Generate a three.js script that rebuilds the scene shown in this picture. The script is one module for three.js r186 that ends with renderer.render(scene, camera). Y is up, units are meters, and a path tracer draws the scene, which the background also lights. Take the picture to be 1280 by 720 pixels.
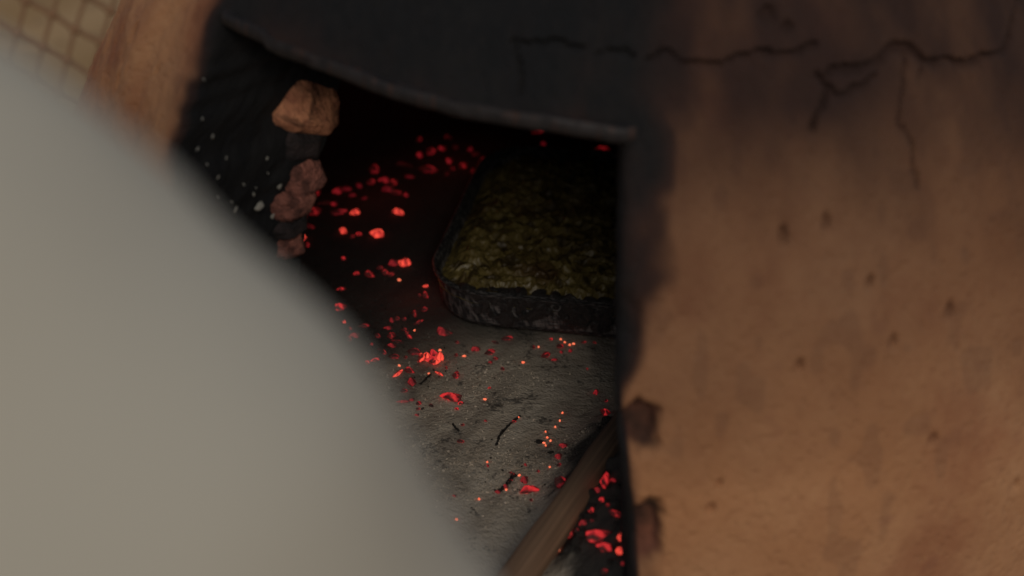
import * as THREE from 'three';
import { mergeGeometries, mergeVertices } from 'three/addons/utils/BufferGeometryUtils.js';
import { MarchingCubes } from 'three/addons/objects/MarchingCubes.js';
import { RoundedBoxGeometry } from 'three/addons/geometries/RoundedBoxGeometry.js';

// ---------------------------------------------------------------- camera
const scene = new THREE.Scene();
const camera = new THREE.PerspectiveCamera(22, 16 / 9, 0.05, 200);
camera.position.set(0, 0.8, 1.386);
camera.lookAt(0, 0, 0);
camera.focus = 1.38;
camera.userData.fStop = 3.0;
camera.updateMatrixWorld(true);
// ---------------------------------------------------------------- sky and sun
const EXPOSURE = 0.46;
const SUN_DIR = new THREE.Vector3().setFromSphericalCoords(1, THREE.MathUtils.degToRad(90 - 35), THREE.MathUtils.degToRad(6));
{
  const W = 256, H = 128, d = new Float32Array(W * H * 4);
  for (let j = 0; j < H; j++) for (let i = 0; i < W; i++) {
    const el = ((j + .5) / H - .5) * Math.PI, k = (j * W + i) * 4;      // row 0 is the bottom
    const t = Math.max(0, Math.sin(el));
    const cl = 1 + .06 * Math.sin(i / W * Math.PI * 6 + 2 * Math.sin(el * 5)) * Math.cos(el);
    const v = (.34 + .10 * t) * cl * (el < 0 ? .55 : 1);
    d[k] = v * .90; d[k + 1] = v * .97; d[k + 2] = v * 1.12; d[k + 3] = 1;
  }
  const sky = new THREE.DataTexture(d, W, H, THREE.RGBAFormat, THREE.FloatType);
  sky.mapping = THREE.EquirectangularReflectionMapping;
  sky.minFilter = sky.magFilter = THREE.LinearFilter; sky.needsUpdate = true;
  scene.background = sky; scene.environment = sky;
}
const sun = new THREE.DirectionalLight(new THREE.Color(1, .90, .77), 1.9);
sun.position.copy(SUN_DIR).multiplyScalar(6); sun.castShadow = true; sun.shadow.radius = 44;
sun.shadow.mapSize.set(2048, 2048);
Object.assign(sun.shadow.camera, { left: -2, right: 2, top: 2, bottom: -2, near: .5, far: 14 });
scene.add(sun, sun.target);
const renderer = new THREE.WebGLRenderer({ antialias: true });
renderer.toneMapping = THREE.LinearToneMapping;
renderer.toneMappingExposure = EXPOSURE;
renderer.shadowMap.enabled = true;

// ---------------------------------------------------------------- helpers
const V = (x, y, z) => new THREE.Vector3(x, y, z);
const clamp = (x, a = 0, b = 1) => Math.min(b, Math.max(a, x));
const ss = (a, b, x) => { const t = clamp((x - a) / (b - a)); return t * t * (3 - 2 * t); };
const lerp = (a, b, t) => a + (b - a) * t;
function rng(seed) { let s = seed >>> 0; return () => { s = (s + 0x6D2B79F5) >>> 0; let t = Math.imul(s ^ (s >>> 15), 1 | s); t = (t + Math.imul(t ^ (t >>> 7), 61 | t)) ^ t; return ((t ^ (t >>> 14)) >>> 0) / 4294967296; }; }
const rnd = rng(4711);
const PERM = new Uint8Array(512), PV = new Float32Array(256);
{ const r = rng(99), p = [...Array(256).keys()]; for (let i = 255; i > 0; i--) { const j = Math.floor(r() * (i + 1)); [p[i], p[j]] = [p[j], p[i]]; } for (let i = 0; i < 512; i++) PERM[i] = p[i & 255]; for (let i = 0; i < 256; i++) PV[i] = r() * 2 - 1; }
function noise(x, y, z = 0) {                                            // value noise, -1 .. 1
  const xi = Math.floor(x), yi = Math.floor(y), zi = Math.floor(z);
  let fx = x - xi, fy = y - yi, fz = z - zi;
  fx = fx * fx * (3 - 2 * fx); fy = fy * fy * (3 - 2 * fy); fz = fz * fz * (3 - 2 * fz);
  const h = (a, b, c) => PV[PERM[PERM[PERM[(xi + a) & 255] + ((yi + b) & 255)] + ((zi + c) & 255)]];
  return lerp(lerp(lerp(h(0, 0, 0), h(1, 0, 0), fx), lerp(h(0, 1, 0), h(1, 1, 0), fx), fy),
    lerp(lerp(h(0, 0, 1), h(1, 0, 1), fx), lerp(h(0, 1, 1), h(1, 1, 1), fx), fy), fz);
}
function fbm(x, y, z = 0, o = 4) { let s = 0, a = .5; for (let i = 0; i < o; i++) { s += a * noise(x, y, z); x = x * 2.03 + 11.3; y = y * 2.03 + 5.7; z = z * 2.03 + 3.1; a *= .5; } return s; }
const taken = {};
function numbered(n) { if (!(n in taken)) { taken[n] = 0; return n; } taken[n]++; return n + '_' + String(taken[n]).padStart(3, '0'); }
function tag(o, label, category, group, kind) {
  if (label) o.userData.label = label; if (category) o.userData.category = category;
  if (group) o.userData.group = group; if (kind) o.userData.kind = kind; return o;
}
function mesh(name, geo, mat, parent) {
  const m = new THREE.Mesh(geo, mat); m.name = parent ? name : numbered(name); m.castShadow = m.receiveShadow = true;
  (parent || scene).add(m); return m;
}
function thing(name, label, category, pos = [0, 0, 0], group) {
  const g = new THREE.Group(); g.name = numbered(name); g.position.set(...pos); scene.add(g);
  return tag(g, label, category, group);
}
// a ray through a point of the 1280 x 720 picture (used to survey where things stand)
const FPX = 360 / Math.tan(THREE.MathUtils.degToRad(11));
const camF = V(0, 0, 0).sub(camera.position).normalize(), camR = V(1, 0, 0), camU = V().crossVectors(camR, camF);
function ray(px, py) { return camF.clone().addScaledVector(camR, (px - 640) / FPX).addScaledVector(camU, (360 - py) / FPX); }
function onFloor(px, py, y = 0) { const d = ray(px, py), t = (y - camera.position.y) / d.y; return camera.position.clone().addScaledVector(d, t); }
function atDepth(px, py, t) { return camera.position.clone().addScaledVector(ray(px, py), t); }
const depthOf = (p) => p.clone().sub(camera.position).dot(camF);

function dataTex(W, H, fn, srgb, rep) {
  const d = new Uint8Array(W * H * 4);
  for (let j = 0; j < H; j++) for (let i = 0; i < W; i++) { const c = fn(i / W, j / H), k = (j * W + i) * 4; d[k] = clamp(c[0]) * 255; d[k + 1] = clamp(c[1]) * 255; d[k + 2] = clamp(c[2]) * 255; d[k + 3] = 255; }
  const t = new THREE.DataTexture(d, W, H); t.magFilter = t.minFilter = THREE.LinearFilter;
  if (srgb) t.colorSpace = THREE.SRGBColorSpace;
  if (rep) t.wrapS = t.wrapT = THREE.RepeatWrapping;
  t.needsUpdate = true; return t;
}
const toS = (x) => { x = clamp(x); return x < .0031308 ? 12.92 * x : 1.055 * Math.pow(x, 1 / 2.4) - .055; };
const S3 = (c) => [toS(c[0]), toS(c[1]), toS(c[2])];
const mix3 = (a, b, t) => [lerp(a[0], b[0], t), lerp(a[1], b[1], t), lerp(a[2], b[2], t)];
// grid surface from a function of (i, j)
function grid(nu, nv, P, uvf, keep) {
  const pos = new Float32Array(nu * nv * 3), uv = new Float32Array(nu * nv * 2), idx = [];
  for (let j = 0; j < nv; j++) for (let i = 0; i < nu; i++) {
    const k = j * nu + i, p = P(i, j), t = uvf ? uvf(i, j, p) : [i / (nu - 1), j / (nv - 1)];
    pos[k * 3] = p.x; pos[k * 3 + 1] = p.y; pos[k * 3 + 2] = p.z; uv[k * 2] = t[0]; uv[k * 2 + 1] = t[1];
    if (i < nu - 1 && j < nv - 1 && (!keep || keep(i, j))) idx.push(k, k + 1, k + nu + 1, k, k + nu + 1, k + nu);
  }
  const g = new THREE.BufferGeometry();
  g.setAttribute('position', new THREE.BufferAttribute(pos, 3)); g.setAttribute('uv', new THREE.BufferAttribute(uv, 2));
  g.setIndex(idx); g.computeVertexNormals(); return g;
}
function std(c, rough = .9, extra = {}) { return new THREE.MeshStandardMaterial({ color: new THREE.Color().setRGB(...c), roughness: rough, ...extra }); }

// ---------------------------------------------------------------- the oven's shape
const OC = V(.10, 0, .025), RO = .565, BO = .72;
const SOOT_SHADE = [.0040, .0046, .0060];
function rOut(y) { return RO * Math.sqrt(Math.max(0, 1 - (Math.max(0, y) / BO) ** 2)); }
function onWall(px, py) {                                                // first hit of a picture ray with the smooth dome
  const d = ray(px, py); let t = .6;
  for (let k = 0; k < 4000; k++, t += .0005) { const p = camera.position.clone().addScaledVector(d, t); if (Math.hypot(p.x - OC.x, p.z - OC.z) < rOut(p.y)) return { a: Math.atan2(p.x - OC.x, p.z - OC.z), y: p.y, p }; }
  return null;
}
const AL = onWall(233, 165).a, hR = onWall(772, 420), AR = hR.a;
const yTopAt = (() => { const pts = [[262, 25], [400, 88], [560, 143], [700, 166], [774, 178]].map(([x, y]) => onWall(x, y)); return (a) => { let i = 0; while (i < pts.length - 2 && a > pts[i + 1].a) i++; const p = pts[i], q = pts[i + 1]; return lerp(p.y, q.y, (a - p.a) / (q.a - p.a)); }; })();
// the left reveal: the vertical plane through the oven's axis at angle AL
function onReveal(px, py) {
  const n = V(Math.cos(AL), 0, -Math.sin(AL)), d = ray(px, py), t = OC.clone().sub(camera.position).dot(n) / d.dot(n);
  const p = camera.position.clone().addScaledVector(d, t); return { r: Math.hypot(p.x - OC.x, p.z - OC.z), y: p.y, p };
}
const rEdge = onReveal(392, 190), TH = rOut(rEdge.y) - rEdge.r;
console.log('AL', AL, 'AR', AR, 'wall th', TH, 'yTop', yTopAt(AL), yTopAt(AR), 'depthL', depthOf(onWall(233, 165).p), 'depthR', depthOf(hR.p));
const rIn = (y) => Math.max(0, (RO - TH) * Math.sqrt(Math.max(0, 1 - (Math.max(0, y) / (BO - TH)) ** 2)));

// cracks, surveyed on the wall as (angle, height) lines
const CR = [
  { w: .0030, pts: [[648, 52], [700, 58], [765, 66], [800, 68], [845, 72], [890, 79], [930, 73], [975, 66], [1020, 58]] },
  { w: .0055, pts: [[1040, 94], [1085, 80], [1115, 66], [1130, 61], [1160, 74], [1195, 78], [1225, 74], [1255, 66], [1266, 45], [1270, 15], [1272, -30]] },
  { w: .0045, pts: [[1022, 92], [1034, 110], [1050, 120], [1085, 108], [1098, 95]] },
  { w: .0060, pts: [[1034, 112], [1024, 140], [1012, 163]] },
  { w: .0028, pts: [[1132, 62], [1130, 130], [1128, 160], [1141, 180], [1142, 215], [1150, 236]] },
  { w: .0022, pts: [[1155, 72], [1152, 95]] },
  
  { w: .0030, pts: [[640, 52], [650, 80], [652, 120]] },
].map(({ w, pts }) => ({ w, pts: pts.map(([x, y]) => onWall(x, y)).filter(Boolean).map((h) => [h.a * RO, h.y]) }));
// pits: small holes seen on the clay
const PIT = [[182, 40, .0035, .007], [168, 36, .002, .003], [120, 90, .0018, .0018], [152, 103, .003, .008], [195, 90, .003, .003], [1035, 282, .004, .006], [982, 297, .004, .007], [1188, 388, .005, .006], [1118, 427, .004, .004], [1164, 548, .004, .004], [1266, 605, .005, .004], [900, 607, .003, .003], [960, 20, .008, .006], [985, 35, .006, .004], [890, 638, .004, .003], [1000, 458, .003, .003], [1090, 355, .003, .005]]
  .map(([x, y, rx, ry]) => { const h = onWall(x, y); return h && { s: h.a * RO, y: h.y, rx, ry }; }).filter(Boolean);
// broken places on the right edge where the plaster has come away from the brick
const CHIP = [[796, 537, .0135, .0145, 1], [806, 668, .013, .022, 1], [780, 406, .012, .014, .4]].map(([x, y, rx, ry, k]) => { const h = onWall(x, y); return { s: h.a * RO, y: h.y, rx, ry, k }; });
const segD = (x, y, a, b) => { const dx = b[0] - a[0], dy = b[1] - a[1], t = clamp(((x - a[0]) * dx + (y - a[1]) * dy) / (dx * dx + dy * dy)); return Math.hypot(x - a[0] - dx * t, y - a[1] - dy * t); };
function crackAt(s, y) {                                                 // 0 .. 1, how deep in a crack
  const wx = s + .006 * fbm(s * 55, y * 55, 1, 4), wy = y + .006 * fbm(s * 55, y * 55, 7, 4); let m = 0;
  for (const c of CR) for (let i = 0; i < c.pts.length - 1; i++) {
    const a = c.pts[i], b = c.pts[i + 1];
    if (Math.min(a[0], b[0]) - .02 > s || Math.max(a[0], b[0]) + .02 < s || Math.min(a[1], b[1]) - .02 > y || Math.max(a[1], b[1]) + .02 < y) continue;
    const w = c.w * .46 * (1 + .55 * noise(s * 90, y * 90, 3) + .7 * noise(s * 22, y * 22, 13)); m = Math.max(m, 1 - ss(w * .45, w * 1.15, segD(wx, wy, a, b)));
  }
  return m;
}
function pitAt(s, y) { let m = 0; for (const p of PIT) { const d = Math.hypot((s - p.s) / p.rx, (y - p.y) / p.ry) * (1 + .3 * noise(s * 300, y * 300)); m = Math.max(m, 1 - ss(.5, 1.15, d)); } return m; }
function chipAt(s, y) { let m = 0; for (const p of CHIP) { const d = Math.max(Math.abs((s - p.s) / p.rx), Math.abs((y - p.y) / p.ry)) * .15 + .85 * Math.hypot((s - p.s) / p.rx, (y - p.y) / p.ry); m = Math.max(m, p.k * (1 - ss(.62, 1.3, d * (1 + .24 * noise(s * 62, y * 75, 5) + .13 * noise(s * 190, y * 190, 6))))); } return m; }
// wavy outline of the mouth: the grid lines at its edges are moved a little
const wobL = (y) => .010 * noise(y * 14, 1.5) + .006 * noise(y * 45, 2.5) + .003 * noise(y * 120, 9);
const wobR = (y) => .016 * ss(.27, .10, y) + .0030 * noise(y * 11, 7.5) + .0016 * noise(y * 50, 3.3);
const wobT = (a) => .0012 * noise(a * 9, 4.5) + .0005 * noise(a * 60, 6.1);
const edgeL = (y) => AL + wobL(y) / RO, edgeR = (y) => AR + wobR(y) / RO;
const RR = .010;
const back = (a) => 1 + .16 * ss(.2, 1, -Math.cos(a));                 // the oven is a little longer than wide
function edgeDist(s, y) {                                                // metres from the edge of the mouth, outside it
  const dl = AL * RO + wobL(y) - s, dr = s - AR * RO - wobR(y), a = s / RO, dt = y - yTopAt(clamp(a, AL, AR)) - .0;
  const dx = Math.max(dl, dr, 0), dy = Math.max(dt, 0);
  return (dl < 0 && dr < 0 && dt < 0) ? 0 : Math.hypot(dx, dy);
}
function clayHeight(s, y) {
  let h = .006 * fbm(s * 5, y * 5, 2, 3) + .0035 * fbm(s * 16, y * 12, 4, 3) + .0012 * fbm(s * 55, y * 38, 8, 3);
  const left = ss(AL * RO + .0, AL * RO - .10, s);
  h += left * (.013 * noise(s * 11 + 3, y * 5) + .008 * fbm(s * 26, y * 15, 4, 2) + .0035 * fbm(s * 80, y * 45, 6, 3) + .0022 * fbm(s * 230, y * 190, 16, 2));   // vertical hand strokes
  h -= .055 * ss(-1.0, -1.55, s / RO) * ss(.20, .36, y) + .030 * ss(-1.1, -1.6, s / RO);
  h -= .007 * crackAt(s, y) + .006 * pitAt(s, y) + .016 * chipAt(s, y);
  return h;
}
function Pout(a, y) {
  const s = a * RO, e = edgeDist(s, y); let r = back(a) * rOut(y) + clayHeight(s, y);
  const rr = RR * (1 + .4 * noise(s * 22, y * 22, 9));
  if (e < rr) r -= rr - Math.sqrt(Math.max(0, rr * rr - (rr - e) ** 2));
  return V(OC.x + r * Math.sin(a), y, OC.z + r * Math.cos(a));
}
function Pin(a, y) {
  const r = back(a) * rIn(y) + .007 * fbm(a * 9, y * 14, 5, 3) + .004 * fbm(a * 30, y * 40, 2, 2);
  return V(OC.x + r * Math.sin(a), y, OC.z + r * Math.cos(a));
}

// ---- clay colour and relief as textures over the part of the dome that faces the camera
const UA0 = -1.95, UA1 = .95, UY1 = .72;
const uvWall = (a, y) => [clamp((a - UA0) / (UA1 - UA0), .001, .999), clamp((y + .02) / (UY1 + .02), .001, .999)];
const CLAY = [.50, .24, .110], CLAY2 = [.57, .30, .150], CLAYD = [.36, .145, .07], RAWB = [.27, .10, .062];
function sootShadeAt(a, y) {
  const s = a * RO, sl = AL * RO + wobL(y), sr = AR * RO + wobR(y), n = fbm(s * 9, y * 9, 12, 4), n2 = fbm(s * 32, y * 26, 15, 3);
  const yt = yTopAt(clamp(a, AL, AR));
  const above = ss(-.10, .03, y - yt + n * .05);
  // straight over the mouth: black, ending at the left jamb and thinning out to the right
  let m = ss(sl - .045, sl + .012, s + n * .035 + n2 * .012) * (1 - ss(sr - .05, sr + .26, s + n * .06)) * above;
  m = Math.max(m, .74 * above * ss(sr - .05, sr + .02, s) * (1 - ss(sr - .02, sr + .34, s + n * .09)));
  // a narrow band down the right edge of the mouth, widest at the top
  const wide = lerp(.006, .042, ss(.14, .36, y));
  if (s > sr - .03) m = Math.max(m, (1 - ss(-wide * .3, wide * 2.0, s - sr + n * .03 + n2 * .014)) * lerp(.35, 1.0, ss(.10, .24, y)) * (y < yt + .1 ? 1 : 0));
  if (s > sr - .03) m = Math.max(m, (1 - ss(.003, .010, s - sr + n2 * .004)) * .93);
  // right shoulder of the dome: smoke stain plus shade painted in, growing with height
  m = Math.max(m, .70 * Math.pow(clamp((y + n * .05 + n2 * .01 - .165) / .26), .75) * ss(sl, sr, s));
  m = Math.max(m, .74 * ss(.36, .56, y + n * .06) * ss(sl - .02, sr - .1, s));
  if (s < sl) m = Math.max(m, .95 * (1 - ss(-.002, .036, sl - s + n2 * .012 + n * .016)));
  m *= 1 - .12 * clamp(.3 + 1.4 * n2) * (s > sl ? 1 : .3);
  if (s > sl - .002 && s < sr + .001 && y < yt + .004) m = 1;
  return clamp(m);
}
const TW = 2048, THh = 1024;
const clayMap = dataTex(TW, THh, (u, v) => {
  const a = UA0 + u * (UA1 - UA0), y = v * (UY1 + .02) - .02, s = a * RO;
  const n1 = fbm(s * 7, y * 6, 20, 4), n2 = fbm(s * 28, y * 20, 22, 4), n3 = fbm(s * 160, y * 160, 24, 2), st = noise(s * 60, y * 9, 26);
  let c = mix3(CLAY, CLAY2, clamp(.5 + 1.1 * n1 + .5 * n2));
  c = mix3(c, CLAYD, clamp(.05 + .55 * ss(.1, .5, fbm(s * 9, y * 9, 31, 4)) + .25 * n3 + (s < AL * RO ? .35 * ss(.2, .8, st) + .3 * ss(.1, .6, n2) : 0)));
  const ch = chipAt(s, y); if (ch > 0) c = mix3(c, mix3(RAWB, SOOT_SHADE, clamp(-.05 + .8 * fbm(s * 70, y * 70, 3, 3) + .8 * ss(.005, .018, CHIP.reduce((q, p) => Math.abs(s - p.s) < p.rx * 1.3 ? Math.max(q, y - p.y + .012) : q, 0)))), .92 * ss(.1, .7, ch));  // raw brick, sooty in blotches, shadow under each upper edge painted in
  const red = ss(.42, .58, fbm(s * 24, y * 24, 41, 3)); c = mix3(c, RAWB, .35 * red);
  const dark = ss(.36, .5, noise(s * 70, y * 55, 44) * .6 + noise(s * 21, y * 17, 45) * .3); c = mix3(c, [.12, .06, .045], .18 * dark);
  c = mix3(c, [.035, .022, .02], Math.max(.62 * crackAt(s, y), .3 * pitAt(s, y)));  // soot in the cracks, with shade of crack and pit depth painted in
  const so = sootShadeAt(a, y); c = mix3(c, [.060, .0205, .0135], clamp(so * 1.42) * .96);                // scorched brown under the soot and the painted shade
  c = mix3(c, mix3(SOOT_SHADE, [.0085, .0080, .0086], clamp(.35 + 1.2 * n1 + .7 * n2 + n3)), clamp(ss(.34, 1.0, so)));
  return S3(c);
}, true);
const clayBump = dataTex(TW, THh, (u, v) => {
  const a = UA0 + u * (UA1 - UA0), y = v * (UY1 + .02) - .02, s = a * RO;
  let h = .5 + .22 * fbm(s * 190, y * 150, 50, 3) + .18 * fbm(s * 420, y * 420, 52, 2) + .2 * fbm(s * 60, y * 30, 53, 2);
  h -= .28 * ss(.45, .75, noise(s * 230, y * 200, 55)); return [h, h, h];
});
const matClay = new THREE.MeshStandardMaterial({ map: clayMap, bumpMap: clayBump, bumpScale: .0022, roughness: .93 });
const sootTex = dataTex(512, 512, (u, v) => {                            // tiling soot with greyer ash bloom
  const x = u * 6.283, y = v * 6.283, cx = Math.cos(x) * 2, sx = Math.sin(x) * 2, cy = Math.cos(y) * 2;
  const n = fbm(cx * 2 + Math.sin(y), sx * 2 + cy, Math.sin(y) * 2, 5), m = fbm(cx * 7 + 3, sx * 7 + cy * 6, Math.sin(y) * 7, 3);
  return S3(mix3(SOOT_SHADE, [.0125, .0125, .0135], clamp(.25 + n * .9 + m * .5)));
}, true, true);
const sootBump = dataTex(512, 512, (u, v) => { const x = u * 6.283, y = v * 6.283; const n = fbm(Math.cos(x) * 6, Math.sin(x) * 6 + Math.cos(y) * 6, Math.sin(y) * 6, 5); const h = .5 + .6 * n; return [h, h, h]; }, false, true);
const matSoot = new THREE.MeshStandardMaterial({ map: sootTex, bumpMap: sootBump, bumpScale: .0022, roughness: .95 });

// ---------------------------------------------------------------- oven
const oven = thing('clay_oven', 'large domed clay oven with soot-blackened mouth and cracked orange plaster', 'oven');
{
  // angles: coarse at the back, fine where the picture looks, with lines exactly on both jambs
  const A = []; const step = (a0, a1, n, skip) => { for (let i = skip ? 1 : 0; i <= n; i++) A.push(lerp(a0, a1, i / n)); };
  step(-Math.PI, -1.9, 20); step(-1.9, AL - .05, 220, 1); step(AL - .05, AL, 24, 1); const iL = A.length - 1;
  step(AL, AR, 150, 1); const iR = A.length - 1; step(AR, AR + .06, 26, 1); step(AR + .06, .62, 170, 1); step(.62, Math.PI, 40, 1);
  const nB = 130, nT = 110, nC = 20, NV = nB + nT + nC + 1;              // below the lintel, the band above it, the crown
  const yAt = (a, j) => { const yt = yTopAt(clamp(a, AL, AR)) + wobT(a); if (j <= nB) return -.02 + (yt + .02) * Math.pow(j / nB, 1); if (j <= nB + nT) return yt + (.62 - yt) * (j - nB) / nT; return lerp(.62, BO, 1 - (1 - (j - nB - nT) / nC) ** 2); };
  const aAt = (i, y) => { const a = A[i], wl = Math.exp(-(((a - AL) / .06) ** 2)), wr = Math.exp(-(((a - AR) / .03) ** 2)); return a + wobL(y) / RO * wl + wobR(y) / RO * wr; };
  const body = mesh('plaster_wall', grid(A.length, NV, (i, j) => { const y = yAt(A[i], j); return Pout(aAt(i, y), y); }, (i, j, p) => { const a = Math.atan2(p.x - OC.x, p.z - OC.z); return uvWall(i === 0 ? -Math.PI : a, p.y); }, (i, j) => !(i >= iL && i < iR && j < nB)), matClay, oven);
  // inner shell
  const NA2 = 200, B = []; for (let i = 0; i <= 60; i++) B.push(lerp(AL, AR, i / 60)); for (let i = 1; i <= NA2; i++) B.push(lerp(AR, AL + Math.PI * 2, i / NA2));
  const yIn = (a, j) => { const aa = a > AR ? AR + (AL - AR) * ((a - AR) / (Math.PI * 2 - (AR - AL))) : a; const yt = yTopAt(clamp(aa, AL, AR)) + wobT(aa); return j <= 50 ? -.02 + (yt + .02) * j / 50 : lerp(yt, BO - TH, 1 - (1 - (j - 50) / 26) ** 2); };
  mesh('inner_vault', grid(B.length, 77, (i, j) => { const y = yIn(B[i], j); const a = B[i]; return Pin(i === 0 || i === B.length - 1 ? edgeL(y) : i === 60 ? edgeR(y) : a, y); }, (i, j, p) => [B[i] * 2, p.y * 4], (i, j) => !(i < 60 && j < 50)), matSoot, oven);
  // the two jambs and the soffit between outer and inner shell
  const strip = (name, n, at, nrm, lab) => { const m = mesh(name, grid(48, n + 1, (i, j) => { const [a, y] = at(j / n), t = i / 47, p = Pout(a, y).lerp(Pin(a, y), t), w = Math.sin(Math.PI * t) ** .6; return p.addScaledVector(nrm(a), w * (.006 * fbm(t * 3, j * .05, a * 3, 4) + .0016 * fbm(t * 12, j * .21, 3, 3))); }, (i, j) => [i / 47 * .5, j / n * 1.3]), matSoot, oven); if (lab) tag(m, lab); return m; };
  const yE = (a, k) => { const yt = yTopAt(a) + wobT(a); return -.02 + (yt + .02) * k; };
  strip('jamb', 130, (k) => { const y = yE(AL, k); return [edgeL(y), y]; }, (a) => V(Math.cos(a), 0, -Math.sin(a)), 'thick black left jamb speckled with pale ash');
  strip('jamb', 130, (k) => { const y = yE(AR, k); return [edgeR(y), y]; }, (a) => V(-Math.cos(a), 0, Math.sin(a)), 'narrow sooty right jamb');
  strip('soffit', 150, (k) => { const a = lerp(AL, AR, k); const y = yTopAt(a) + wobT(a); return [k === 0 ? edgeL(y) : k === 1 ? edgeR(y) : a + wobL(y) / RO * Math.exp(-(((a - AL) / .06) ** 2)) + wobR(y) / RO * Math.exp(-(((a - AR) / .03) ** 2)), y]; }, () => V(0, -1, 0));
  // iron lintel: a flat bar bent along the wall just under the plaster
  const LW = .0095, N = 90, prof = [[.002, -.0005], [.004, -.004], [.004, -LW], [.0015, -LW - .002], [-.02, -LW - .002], [-.02, -.0005], [.002, -.0005]];
  mesh('lintel_bar', grid(N + 1, prof.length, (i, j) => { const a = lerp(AL + .01, AR + .018, i / N), ac = clamp(a, AL, AR), y0 = yTopAt(ac) + .010 + .0004 * noise(a * 30, 2) + (a < AL + .12 ? .002 : 0), r = rOut(y0) + .0015 + prof[j][0] + .0006 * noise(a * 14, j) + (a > AR ? -.006 * (a - AR) / .028 : 0); return V(OC.x + r * Math.sin(a), y0 + prof[j][1] + .0004 * noise(a * 40, j * 3), OC.z + r * Math.cos(a)); }, (i, j) => [i / N * 2, j * .03]), new THREE.MeshStandardMaterial({ map: dataTex(256, 64, (u, v) => { const n = fbm(u * 20, v * 6, 3, 4), r = ss(.25, .45, fbm(u * 40, v * 10, 8, 3)); return S3(mix3(mix3([.016, .0145, .016], [.036, .031, .032], clamp(.5 + n)), [.09, .04, .025], r * .5)); }, true, true), roughness: .62, metalness: .25, bumpMap: sootBump, bumpScale: .001 }), oven);
  // plinth under the oven
  mesh('plinth', new THREE.CylinderGeometry(.74, .76, .84, 96, 1).translate(OC.x, -.43, OC.z), std([.30, .16, .09], .95, { bumpMap: sootBump, bumpScale: .006 }), oven);

  // rough bricks showing at the inner end of the left jamb
  const brickTex = (k, base, dark) => dataTex(256, 256, (u, v) => { const n = fbm(u * 9, v * 9, k, 4), m = fbm(u * 40, v * 40, k + 3, 3); return S3(mix3(mix3(mix3(base, dark, clamp(.35 + 1.1 * n)), base.map((q) => q * 1.6), clamp(.8 * ss(.1, .5, m)) * .35), SOOT_SHADE, clamp(.6 * ss(.04, .4, fbm(u * 4, v * 4, k + 9, 3) + .3 * m)))); }, true, true);
  const brickBump = dataTex(256, 256, (u, v) => { const h = .5 + .45 * fbm(u * 26, v * 26, 9, 4) - .3 * ss(.3, .6, noise(u * 30, v * 30, 2)); return [h, h, h]; }, false, true);
  const bm = (k, base, dark) => new THREE.MeshStandardMaterial({ map: brickTex(k, base, dark), bumpMap: brickBump, bumpScale: .003, roughness: .92 });
  const mO = bm(1, [.74, .33, .175], [.42, .165, .095]), mR = bm(2, [.34, .13, .095], [.16, .065, .052]), mD = bm(3, [.045, .032, .032], [.02, .017, .018]), mS = bm(4, [.12, .04, .035], [.04, .02, .02]);
  function stone(seed, sx, sy, sz, lump) {
    const g = mergeVertices(new RoundedBoxGeometry(1, 1, 1, 18, .36).deleteAttribute('normal').deleteAttribute('uv')), p = g.attributes.position, uv = new Float32Array(p.count * 2);
    for (let i = 0; i < p.count; i++) {
      const x = p.getX(i), y = p.getY(i), z = p.getZ(i), l = Math.hypot(x, y, z) || 1, f = 1 + lump * fbm(x * 1.3 + seed, y * 1.3, z * 1.3, 2) * 1.4 + .07 * fbm(x * 7 + seed, y * 7, z * 7, 3);
      const tap = 1 - .25 * (y + .5) * noise(seed, 3) - .18 * x * noise(seed, 8);
      p.setXYZ(i, x * f * sx * tap, y * f * sy, z * f * sz * tap); uv[i * 2] = x * .9 + z * .35; uv[i * 2 + 1] = y * .9 + z * .6;
    }
    g.setAttribute('uv', new THREE.BufferAttribute(uv, 2)); g.computeVertexNormals(); return g;
  }
  const nL = V(Math.cos(AL), 0, -Math.sin(AL)), tL = V(Math.sin(AL), 0, Math.cos(AL));
  const basis = new THREE.Matrix4().makeBasis(tL.clone().negate(), V(0, 1, 0), nL);    // x inwards, z out of the jamb
  const brick = (px, py, w, h, out, roll, seed, mat, lab) => {
    const q = onReveal(px, py), sc = depthOf(q.p) / FPX, b = mesh('brick', stone(seed, w * sc * 1.15, h * sc * 1.08, .10, .16), mat, oven);
    b.quaternion.setFromRotationMatrix(basis); b.rotateZ(roll); b.position.copy(q.p).addScaledVector(nL, out - .054); if (lab) tag(b, lab); return b;
  };
  brick(390, 135, 100, 74, .020, -.45, 3.1, mO, 'orange broken brick, uppermost in the jamb');
  brick(413, 106, 60, 40, .002, -.45, 7.7, mS, 'dark red brick behind the orange one');
  brick(378, 182, 66, 50, .010, -.12, 12.4, mD, 'blackened brick');
  brick(379, 222, 66, 56, .018, .12, 17.9, mR, 'rounded reddish brick');
  brick(368, 256, 60, 44, .014, -.08, 21.2, mR);
  brick(364, 282, 56, 34, .010, .1, 25.5, mD);
  brick(362, 306, 54, 40, .016, 0, 29.5, mR);
  brick(300, 120, 70, 50, -.030, -.3, 33.3, mD);
}

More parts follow.
